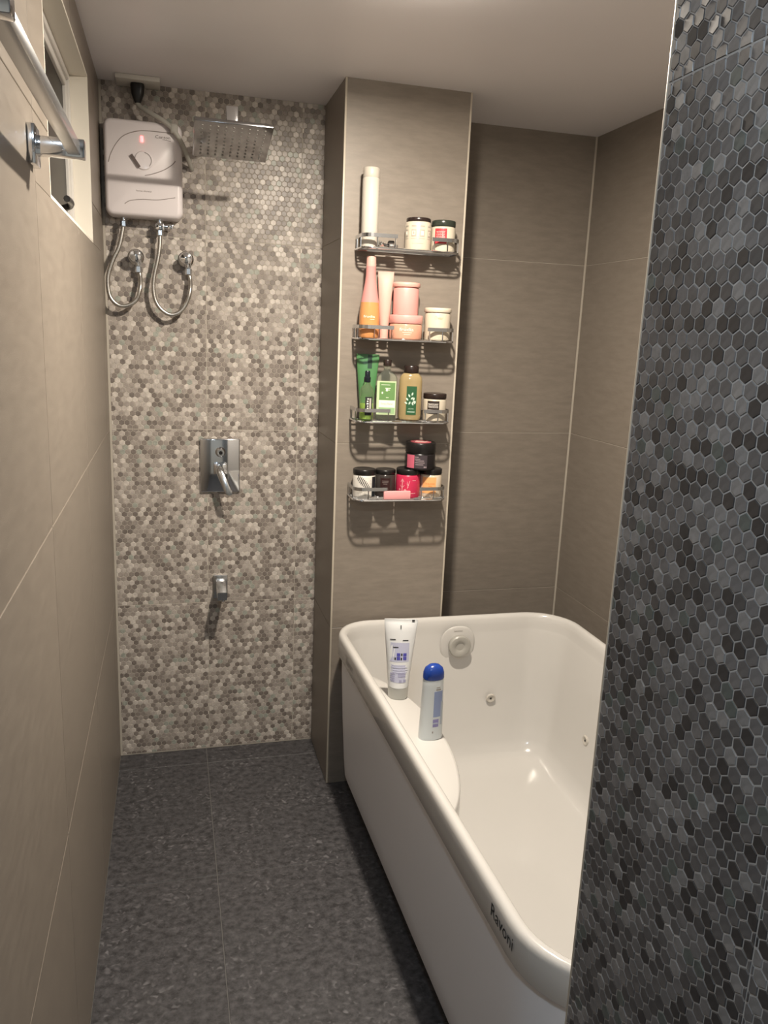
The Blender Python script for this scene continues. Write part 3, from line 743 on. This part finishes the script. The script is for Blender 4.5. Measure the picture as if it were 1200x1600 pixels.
for (a, b, c, d) in ((-0.016, 0.010, 0.104, 0.1055), (-0.004, 0.012, 0.094, 0.096), (-0.002, 0.004, 0.086, 0.093), (0.004, 0.010, 0.089, 0.091), (-0.014, -0.010, 0.078, 0.084), (-0.001, 0.007, 0.0665, 0.068)): patch(m, f, a, b, c, d, 0.0013, 0, 1)
m.build('print', mat('label_pale', (0.76, 0.80, 0.66), 0.4), t)
m = MB(); lettering(m, 'Stress Relief', f, 0.0025, 0.049, 0.036, 0.0013, height=0.006); m.build('lettering', GINK, t)
t = thing('lotion_bottle', 'rounded beige bottle with a dark green leaf label and dark cap', 'bottle', (0.8930, 2.120, sz(2)), -0.25)
m = MB()
m.loft([ell(0.026, 0.018, 0, pw=2.6), ell(0.032, 0.023, 0.003, pw=2.6), ell(0.0345, 0.0245, 0.012, pw=2.6), ell(0.0350, 0.025, 0.07, pw=2.6), ell(0.0350, 0.025, 0.118, pw=2.6), ell(0.0325, 0.0235, 0.130, pw=2.6), ell(0.025, 0.020, 0.139, pw=2.4), ell(0.019, 0.017, 0.142)], cap0=True, cap1=True)
m.build('body', mat('beige_gel', (0.52, 0.40, 0.20), 0.10, trans=0.45, ior=1.35, coat=0.5), t)
m = MB(); m.lathe([(0, 0.142), (0.0215, 0.142), (0.0225, 0.144), (0.0225, 0.160), (0.0205, 0.163), (0, 0.163)], 32); m.build('cap', LIDB, t)
def lfn(x, z, h):
    q = max(0.0, 1-(abs(x)/0.035)**2.6); return (x, -0.025*q**(1/2.6)-h, z)
m = MB(); patch(m, lfn, -0.012, 0.0185, 0.018, 0.103, 0.0006); m.build('label_patch', mat('bottle_green', (0.022, 0.085, 0.035), 0.4), t)
m = MB()
def leaf(cx, cz, a, L, W):
    vs = [(0, 0)]+[(W*math.sin(PI*k/6), L*k/6) for k in range(1, 6)]+[(0, L)]+[(-W*math.sin(PI*k/6), L*k/6) for k in range(5, 0, -1)]
    m.add([lfn(cx+x*math.cos(a)+z*math.sin(a), cz-x*math.sin(a)+z*math.cos(a), 0.0012) for x, z in vs], [tuple(range(len(vs)))])
for (x, z, a) in ((0.004, 0.075, 0.3), (-0.001, 0.070, -0.5), (0.001, 0.064, 0.9), (-0.006, 0.060, -0.7), (-0.008, 0.050, -1.0), (0.008, 0.060, 0.4), (0.006, 0.054, 1.0), (0.013, 0.050, 0.2), (-0.004, 0.048, 0.4), (0.009, 0.046, -0.3)): leaf(x, z, a, 0.011, 0.0026)
patch(m, lfn, -0.008, 0.0145, 0.0255, 0.0275, 0.0011)
m.build('print', mat('leaf_print', (0.50, 0.62, 0.52), 0.5), t)
m = MB(); lettering(m, 'AROMA', lfn, 0.003, 0.036, 0.017, 0.0012); m.build('lettering', mat('leaf_letter', (0.45, 0.58, 0.45), 0.5), t)
t = jar('candle_jar', 'cream candle jar with a square black label and dark lid on the third shelf', 'candle', 0.9715, 2.118, sz(2), 0.0355, 0.083, 0.016, WAX, LIDB, -0.3)
m = MB(); f = bend(0.0355); patch(m, f, -0.023, 0.014, 0.022, 0.061, 0.0005); m.build('label_patch', mat('espresso_label', (0.030, 0.022, 0.018), 0.4), t)
m = MB(); lettering(m, 'MAHOGANY', f, -0.0045, 0.051, 0.031, 0.0011, height=0.0062); lettering(m, 'TEAKWOOD', f, -0.0045, 0.0435, 0.031, 0.0011, height=0.0062); patch(m, f, -0.0195, 0.0095, 0.0325, 0.035, 0.0009); m.build('lettering', WINK, t)
# --- lowest shelf
z3 = sz(3)
t = jar('candle_jar', 'white candle jar with black fern print and black lid on the lowest shelf', 'candle', 0.7595, 2.122, z3, 0.0350, 0.087, 0.017, mat('white_label', (0.66, 0.63, 0.58), 0.35), LIDK, -0.25)
m = MB(); f = bend(0.0355)
for i in range(9):
    a = i/8; x = -0.018+0.034*a; z = 0.064-0.030*a; L = 0.006*math.sin(PI*(0.2+0.7*a))+0.0015
    m.add([f(x-0.0014-L*0.5, z-L*1.2, 0.0006), f(x+0.0014-L*0.5, z-L*1.2, 0.0006), f(x+0.0016+L*0.4, z+L*1.2, 0.0006), f(x-0.0008+L*0.4, z+L*1.2, 0.0006)], [(0, 1, 2, 3)])
m.build('print', INK, t)
m = MB()
BLOOM = mat('pale_grey_ink', (0.40, 0.38, 0.35), 0.5)
for (x, z, q) in ((-0.018, 0.016, 0.006), (-0.010, 0.020, 0.007), (0.004, 0.013, 0.006), (0.021, 0.055, 0.004), (0.022, 0.046, 0.004)):
    m = MB()
    for k in range(5):
        a = 2*PI*k/5; m.add([f(x+q*0.25*math.cos(a+.4), z+q*0.25*math.sin(a+.4), 0.0006), f(x+q*math.cos(a), z+q*math.sin(a), 0.0006), f(x+q*0.25*math.cos(a-.4), z+q*0.25*math.sin(a-.4), 0.0006)], [(0, 1, 2)])
    m.build('flower_print', BLOOM, t)
m = MB(); patch(m, f, 0.027, 0.045, 0.004, 0.066, 0.0006); m.build('label_patch', mat('blue_black_label', (0.014, 0.020, 0.024), 0.35), t)
t = jar('candle_jar', 'dark brown black candle jar between white and red jars on the lowest shelf', 'candle', 0.8280, 2.131, z3, 0.0320, 0.084, 0.013, mat('black_glass', (0.040, 0.034, 0.032), 0.15), LIDK, -0.25)
m = MB(); f = bend(0.0320); patch(m, f, -0.014, 0.016, 0.016, 0.060, 0.0006); m.build('label_patch', mat('maroon_label', (0.030, 0.012, 0.012), 0.4), t)
m = MB()
for z, a in ((0.050, 0.010), (0.046, 0.009), (0.041, 0.006), (0.028, 0.009), (0.024, 0.010)): patch(m, f, 0.001-a, 0.001+a, z, z+0.0016, 0.0011)
m.build('print', mat('brown_ink', (0.20, 0.16, 0.15), 0.5), t)
t = jar('candle_jar', 'red candle jar with pink flower print and black lid on the lowest shelf', 'candle', 0.8985, 2.118, z3, 0.0375, 0.089, 0.017, mat('red_label', (0.52, 0.030, 0.085), 0.3), LIDK, -0.3)
m = MB(); f = bend(0.0375)
for (x0_, z0_, x1_, z1_, w_) in ((-0.017, 0.012, -0.017, 0.056, 0.0012), (-0.024, 0.040, -0.017, 0.032, 0.001), (-0.010, 0.040, -0.017, 0.032, 0.001), (-0.022, 0.050, -0.017, 0.060, 0.001), (-0.012, 0.050, -0.017, 0.060, 0.001), (-0.002, 0.052, 0.002, 0.034, 0.0008), (0.006, 0.054, -0.001, 0.030, 0.0008), (-0.005, 0.046, 0.004, 0.040, 0.0008)):
    m.add([f(x0_-w_, z0_, 0.0006), f(x0_+w_, z0_, 0.0006), f(x1_+w_, z1_, 0.0006), f(x1_-w_, z1_, 0.0006)], [(0, 1, 2, 3)])
for (x, z, q) in ((-0.0255, 0.026, 0.003), (-0.0075, 0.024, 0.0045)):
    m.add([f(x+q*math.cos(2*PI*k/10), z+q*math.sin(2*PI*k/10), 0.0006) for k in range(10)], [tuple(range(10))])
patch(m, f, 0.002, 0.026, 0.0145, 0.016, 0.0006); patch(m, f, 0.014, 0.026, 0.0545, 0.056, 0.0006)
m.build('print', mat('pink_ink', (0.75, 0.36, 0.38), 0.5), t)
t = jar('candle_jar', 'cream candle jar with a peach orange label and black lid on the lowest shelf', 'candle', 0.9715, 2.118, z3, 0.0350, 0.089, 0.017, mat('pale_wax', (0.66, 0.55, 0.42), 0.25, coat=0.4), LIDK, -0.3)
m = MB(); f = bend(0.0350); patch(m, f, -0.026, 0.018, 0.014, 0.064, 0.0005); m.build('label_patch', mat('peach_label', (0.80, 0.42, 0.17), 0.4), t)
m = MB(); lettering(m, 'IN BLOOM', f, -0.001, 0.044, 0.028, 0.0010, height=0.0045); patch(m, f, -0.006, 0.006, 0.036, 0.0375, 0.0009); patch(m, f, -0.015, 0.014, 0.024, 0.026, 0.0009); m.build('lettering', mat('orange_ink', (0.66, 0.20, 0.045), 0.5), t)
t = jar('cream_jar', 'wide black jar with a pink label stacked on the red and peach jars', 'jar', 0.9330, 2.114, z3+0.0885, 0.0465, 0.083, 0.032, mat('jar_black', (0.012, 0.010, 0.011), 0.28), LIDK, -0.3, 0.0470)
m = MB(); f = bend(0.0465); patch(m, f, -0.046, -0.018, 0.006, 0.046, 0.0005); m.build('label_patch', mat('rose_label', (0.55, 0.12, 0.18), 0.4), t)
m = MB(); patch(m, f, -0.018, 0.022, 0.006, 0.046, 0.0005); m.build('label_panel', mat('plum_label', (0.055, 0.045, 0.052), 0.4), t)
m = MB()
for z, a, b in ((0.040, -0.016, -0.005), (0.034, -0.016, 0.0), (0.029, -0.014, 0.012), (0.023, -0.016, 0.014), (0.017, -0.014, 0.010)): patch(m, f, a, b, z, z+0.0014, 0.0010)
patch(m, f, 0.012, 0.015, 0.0085, 0.0125, 0.0010); patch(m, f, 0.017, 0.020, 0.0085, 0.0125, 0.0010)
m.build('print', mat('mauve_ink', (0.40, 0.32, 0.34), 0.5), t)
m = MB(); m.lathe([(0, 0.0820), (0.032, 0.0820), (0.032, 0.0830), (0, 0.0830)], 32); m.build('lid_sticker', mat('lid_rose', (0.40, 0.09, 0.11), 0.4), t)
m = MB()
for k in range(5): m.box((-0.022+0.003*abs(k-2), -0.014+k*0.006, 0.0829), (0.022-0.004*abs(k-2), -0.012+k*0.006, 0.0834))
m.build('lid_print', mat('lid_cream', (0.70, 0.50, 0.45), 0.5), t)
t = thing('soap_bar', 'small pink bar lying at the front of the lowest shelf', 'soap', (0.8525, 2.0775, z3))
m = MB(); m.rbox((-0.042, -0.0085, 0.0), (0.042, 0.0020, 0.025), 0.002, 2); m.build('bar', mat('pink_soap', (0.80, 0.36, 0.36), 0.5), t)

# ------------------------------------------------------------------ water heater, socket, cable
t = thing('water_heater', 'white electric water heater box with a dial and red light on the mosaic wall', 'water heater', (0.125, YB, 1.800))
HX, HF, HT = 0.111, -0.082, 0.268
m = MB()
def hr(ins, y): return [(p[0], y, p[1]) for p in rrect(-HX+ins, HX-ins, ins, HT-ins, 0.022-min(ins, 0.012), 0, per=(8, 8), rs=6)]
m.loft([hr(0.006, 0.0), hr(0.004, -0.006), hr(0.0, -0.016), hr(0.0, -0.062), hr(0.0015, -0.071), hr(0.005, -0.078), hr(0.012, HF)], cap0=True, cap1=True); m.build('body', HEAT, t)
ff = lambda x, z: (x-0.125, HF, z-1.800)
m = MB(); m.tube([ff(0.027, 1.945), ff(0.034, 1.968), ff(0.050, 1.997), ff(0.070, 2.019), ff(0.100, 2.033), ff(0.135, 2.039), ff(0.206, 2.039)], 0.0013, 6); m.build('seam', HEATG, t)
m = MB(); m.tube([ff(0.216, 1.963), ff(0.205, 1.951), ff(0.181, 1.935), ff(0.150, 1.922), ff(0.128, 1.916)], 0.0013, 6); m.build('seam', HEATG, t); m = MB(); m.tube([ff(0.069, 1.833), ff(0.085, 1.843), ff(0.12, 1.849), ff(0.165, 1.851), ff(0.214, 1.861)], 0.0011, 6); m.build('seam', HEATG, t)
Mk = Matrix.Translation(ff(0.126, 1.957)) @ Matrix.Rotation(PI/2, 4, 'X')
m = MB(); m.lathe([(0, -0.001), (0.0265, -0.001), (0.0265, 0.002), (0.024, 0.0045), (0, 0.0055)], 36, 0, Mk); dial = m.build('dial', HEAT, t)
m = MB(); m.box((-0.0042, -0.020, 0.003), (0.0042, 0.020, 0.0075), 0, Mk @ Matrix.Translation((-0.024, -0.004, 0)) @ Matrix.Rotation(0.62, 4, 'Z')); m.build('dial_grip', mat('grip_brown', (0.13, 0.10, 0.09), 0.4), dial)
m = MB(); m.tube([tuple(Mk @ Vector((0.0215*math.cos(a), 0.0215*math.sin(a), 0.0055))) for a in [1.45-0.28*k for k in range(9)]], 0.0008, 6, sub=2); m.build('dial_mark', HEATG, dial)
m = MB(); m.rbox(tuple(Vector(ff(0.1175, 2.007))+Vector((0, -0.0022, 0))), tuple(Vector(ff(0.1255, 2.0235))+Vector((0, 0.001, 0))), 0.001, 2); m.build('indicator_lamp', LED, t)
m = MB(); fh = lambda x, z, h: (x, HF-h, z)
lettering(m, 'Centon', fh, 0.056, 0.2255, 0.042, 0.0006, height=0.0085); m.tube([ff(0.180, 2.0195), ff(0.193, 2.018), ff(0.204, 2.017)], 0.0006, 5); m.build('lettering', mat('heater_ink', (0.16, 0.13, 0.12), 0.5), t)
m = MB(); lettering(m, 'home shower', fh, 0.0, 0.0725, 0.044, 0.0006, height=0.005); m.build('lettering', mat('heater_ink_pale', (0.26, 0.21, 0.20), 0.5), t)
m = MB(); m.cyl((-0.062, -0.040, 0.002), (-0.062, -0.040, -0.010), 0.008, 14); m.build('pipe_stub', BRUSH, t); m = MB(); m.cyl((0.043, -0.040, 0.002), (0.043, -0.040, -0.012), 0.010, 14); m.build('pipe_stub', BRUSH, t)

t = thing('ceiling_socket', 'white socket plate fixed to the ceiling above the water heater', 'socket', (0.114, 2.430, H))
m = MB(); m.rbox((-0.062, -0.043, -0.014), (0.062, 0.043, 0.0), 0.003, 2); m.build('plate', mat('socket_white', (0.60, 0.58, 0.53), 0.4), t)
t = thing('power_cable', 'grey power cable with a black plug running from the ceiling socket behind the heater', 'cable', (0.112, 2.430, H-0.014))
m = MB(); m.loft([ell(0.019, 0.017, 0.0, pw=3), ell(0.0205, 0.018, -0.006, pw=3), ell(0.018, 0.016, -0.028, pw=3), ell(0.011, 0.010, -0.046, pw=2.5), ell(0.008, 0.008, -0.052)], cap0=True, cap1=True); m.build('plug', BLACKP, t)
m = MB(); m.tube([(0.0, 0, -0.050), (0.006, -0.006, -0.062), (0.028, -0.028, -0.078), (0.060, -0.044, -0.096), (0.092, -0.050, -0.118), (0.118, -0.046, -0.150), (0.137, -0.015, -0.185), (0.150, 0.030, -0.208), (0.153, 0.046, -0.212)], 0.0068, 10); m.build('cord', CABLE, t)
m = MB(); m.rbox((0.090, -0.0575, -0.134), (0.112, -0.0350, -0.108), 0.006, 3); m.build('cord_clip', CABLE, t)

# ------------------------------------------------------------------ stop valves and hoses
def valve(x, z, label):
    t = thing('stop_valve', label, 'valve', (x, YB, z), 0, 'chrome stop valves under the heater')
    m = MB(); m.lathe([(0, 0), (0.024, 0), (0.024, 0.003), (0.016, 0.009), (0, 0.009)], 28, 0, Matrix.Rotation(PI/2, 4, 'X')); m.build('flange', CHROME, t)
    m = MB(); m.cyl((0, -0.006, 0), (0, -0.040, 0), 0.0125, 20); m.cyl((0.004, -0.026, -0.004), (0.007, -0.026, -0.028), 0.0095, 16); m.build('body', CHROME, t)
    m = MB(); m.lathe([(0, 0.036), (0.010, 0.036), (0.0185, 0.041), (0.0195, 0.050), (0.016, 0.057), (0.006, 0.060), (0, 0.060)], 10, 0, Matrix.Rotation(PI/2, 4, 'X')); m.build('knob', CHROME, t)
valve(0.0945, 1.690, 'left chrome stop valve on the mosaic wall, nearer the corner')
valve(0.2440, 1.692, 'right chrome stop valve on the mosaic wall, below the heater corner')
def hose(pts, label, y=2.436):
    x, z = pts[0]
    t = thing('braided_hose', label, 'hose', (x, y, z), 0, 'braided steel hoses under the heater')
    P = [(a-x, (0.0 if i < len(pts)-2 else 0.017), b-z) for i, (a, b) in enumerate(pts)]
    m = MB(); m.tube(P, 0.0062, 10, sub=8); m.build('hose', STEEL, t)
    m = MB(); m.cyl((P[-1][0], P[-1][1], P[-1][2]-0.010), (P[-1][0], P[-1][1], P[-1][2]+0.010), 0.0105, 6); m.build('nut', BRUSH, t)
    m = MB(); m.cyl((0, 0, -0.012), (0, 0, 0.006), 0.0095, 6); m.build('nut', BRUSH, t)
    return t
hose([(0.063, 1.784), (0.060, 1.765), (0.048, 1.714), (0.030, 1.676), (0.014, 1.629), (0.0125, 1.591), (0.020, 1.561), (0.042, 1.542), (0.069, 1.543), (0.094, 1.561), (0.106, 1.596), (0.106, 1.634), (0.1015, 1.652)], 'braided steel hose looping from the heater to the left stop valve')
t = hose([(0.168, 1.765), (0.166, 1.722), (0.160, 1.684), (0.149, 1.637), (0.145, 1.598), (0.151, 1.560), (0.169, 1.534), (0.194, 1.521), (0.221, 1.529), (0.242, 1.555), (0.255, 1.595), (0.256, 1.633), (0.2510, 1.654)], 'braided steel hose looping from the heater to the right stop valve')
m = MB(); m.rbox((-0.013, -0.013, 0.004), (0.013, 0.013, 0.024), 0.003, 2); m.cyl((0.010, 0, 0.016), (0.024, 0, 0.016), 0.006, 12); m.rbox((0.022, -0.007, 0.009), (0.040, 0.007, 0.024), 0.003, 2); m.build('elbow', CHROME, t)

# ------------------------------------------------------------------ shower
t = thing('rain_shower', 'square chrome rain shower head on a wall arm beside the heater', 'shower', (0.360, YB, 2.035))
PLM = Matrix.Translation((0.0, 2.108-YB, 1.975-2.035)) @ Matrix.Rotation(-0.245, 4, 'X')
m = MB(); m.rbox((-0.1, -0.1, -0.005), (0.1, 0.1, 0.005), 0.0022, 2, 0, PLM); pl_ = m.build('plate', DIMCH, t)
m = MB()
for i in range(9):
    for j in range(9): m.lathe([(0.0028, -0.0048), (0.0024, -0.0062), (0, -0.0064)], 6, 0, PLM @ Matrix.Translation(((i-4)*0.02, (j-4)*0.02, 0)))
o = m.build('nozzles', GREYP, pl_); o['kind'] = 'stuff'
m = MB(); m.rbox((-0.016, 2.108-YB-0.016, -0.052), (0.016, 2.108-YB+0.016, 0.022), 0.003, 2); m.rbox((-0.0125, 2.108-YB+0.014, -0.006), (0.0125, -0.006, 0.016), 0.002, 2); m.build('arm', CHROME, t)
m = MB(); m.rbox((-0.026, -0.008, -0.021), (0.026, 0.0, 0.031), 0.002, 2); m.build('flange', CHROME, t)

t = thing('shower_mixer', 'square chrome shower mixer plate with lever and diverter knob', 'shower mixer', (0.347, YB, 1.0375))
m = MB(); m.rbox((-0.0655, -0.010, -0.0905), (0.0655, 0.0, 0.0905), 0.004, 3); m.build('plate', CHROME, t)
m = MB(); m.lathe([(0, 0.009), (0.017, 0.009), (0.017, 0.013), (0.0135, 0.016), (0.0135, 0.028), (0.011, 0.031), (0.006, 0.031), (0.005, 0.028), (0, 0.028)], 28, 0, Matrix.Translation((0.001, 0, 0.046)) @ Matrix.Rotation(PI/2, 4, 'X')); kn = m.build('diverter_knob', CHROME, t)
m = MB(); m.lathe([(0, 0.028), (0.0062, 0.028), (0.0062, 0.0318), (0, 0.0322)], 16, 0, Matrix.Translation((0.001, 0, 0.046)) @ Matrix.Rotation(PI/2, 4, 'X')); m.build('button', BLACKP, kn)
m = MB(); m.rbox((-0.022, -0.040, -0.026), (0.022, -0.008, 0.010), 0.004, 2); m.build('lever_base', CHROME, t)
m = MB(); m.loft([[(p[0]*s_+cx, cy, p[1]*s2+cz) for p in [(math.cos(2*PI*k/16), math.sin(2*PI*k/16)) for k in range(16)]] for (cx, cy, cz, s_, s2) in
                  ((-0.004, -0.036, -0.006, 0.013, 0.013), (-0.003, -0.048, -0.012, 0.0135, 0.0125), (0.004, -0.060, -0.030, 0.0125, 0.016), (0.014, -0.070, -0.055, 0.012, 0.015), (0.022, -0.076, -0.075, 0.0125, 0.012), (0.0255, -0.0775, -0.083, 0.010, 0.006))], cap0=True, cap1=True)
m.build('lever', BRUSH, t)

t = thing('bath_spout', 'small square chrome spout low on the mosaic wall', 'spout', (0.3465, YB, 0.611))
m = MB(); m.rbox((-0.0245, -0.007, -0.040), (0.0245, 0.0, 0.042), 0.0015, 2); m.build('flange', BRUSH, t)
m = MB()
def sp(hx, z0, z1, y): return [(p[0], y, p[1]) for p in rrect(-hx, hx, z0, z1, 0.003, 0, per=(2, 2), rs=2)]
m.loft([sp(0.016, -0.006, 0.030, -0.006), sp(0.016, -0.008, 0.028, -0.05), sp(0.016, -0.012, 0.020, -0.095), sp(0.0155, -0.013, 0.014, -0.112)], cap0=True, cap1=True); m.build('body', BRUSH, t)
m = MB(); m.cyl((0.002, -0.098, -0.010), (0.002, -0.098, -0.021), 0.008, 16); m.build('aerator', CHROME, t)

# ------------------------------------------------------------------ towel rail
t = thing('towel_rail', 'square chrome towel rail across the window on the left wall', 'towel rail', (0.0, 0.84, 1.733))
m = MB(); m.rbox((0.0530, -0.300, -0.0085), (0.0705, 0.265, 0.0090), 0.0012, 2); m.build('bar', BRUSH, t)
for yy in (-0.295, 0.28):
    m = MB(); m.rbox((0.0, yy-0.024, -0.026), (0.011, yy+0.024, 0.028), 0.0015, 2); br = m.build('bracket_plate', CHROME, t)
    m = MB(); m.rbox((0.009, yy-0.012, -0.011), (0.076, yy+0.010, 0.0145), 0.0015, 2); m.build('bracket_arm', CHROME, t)
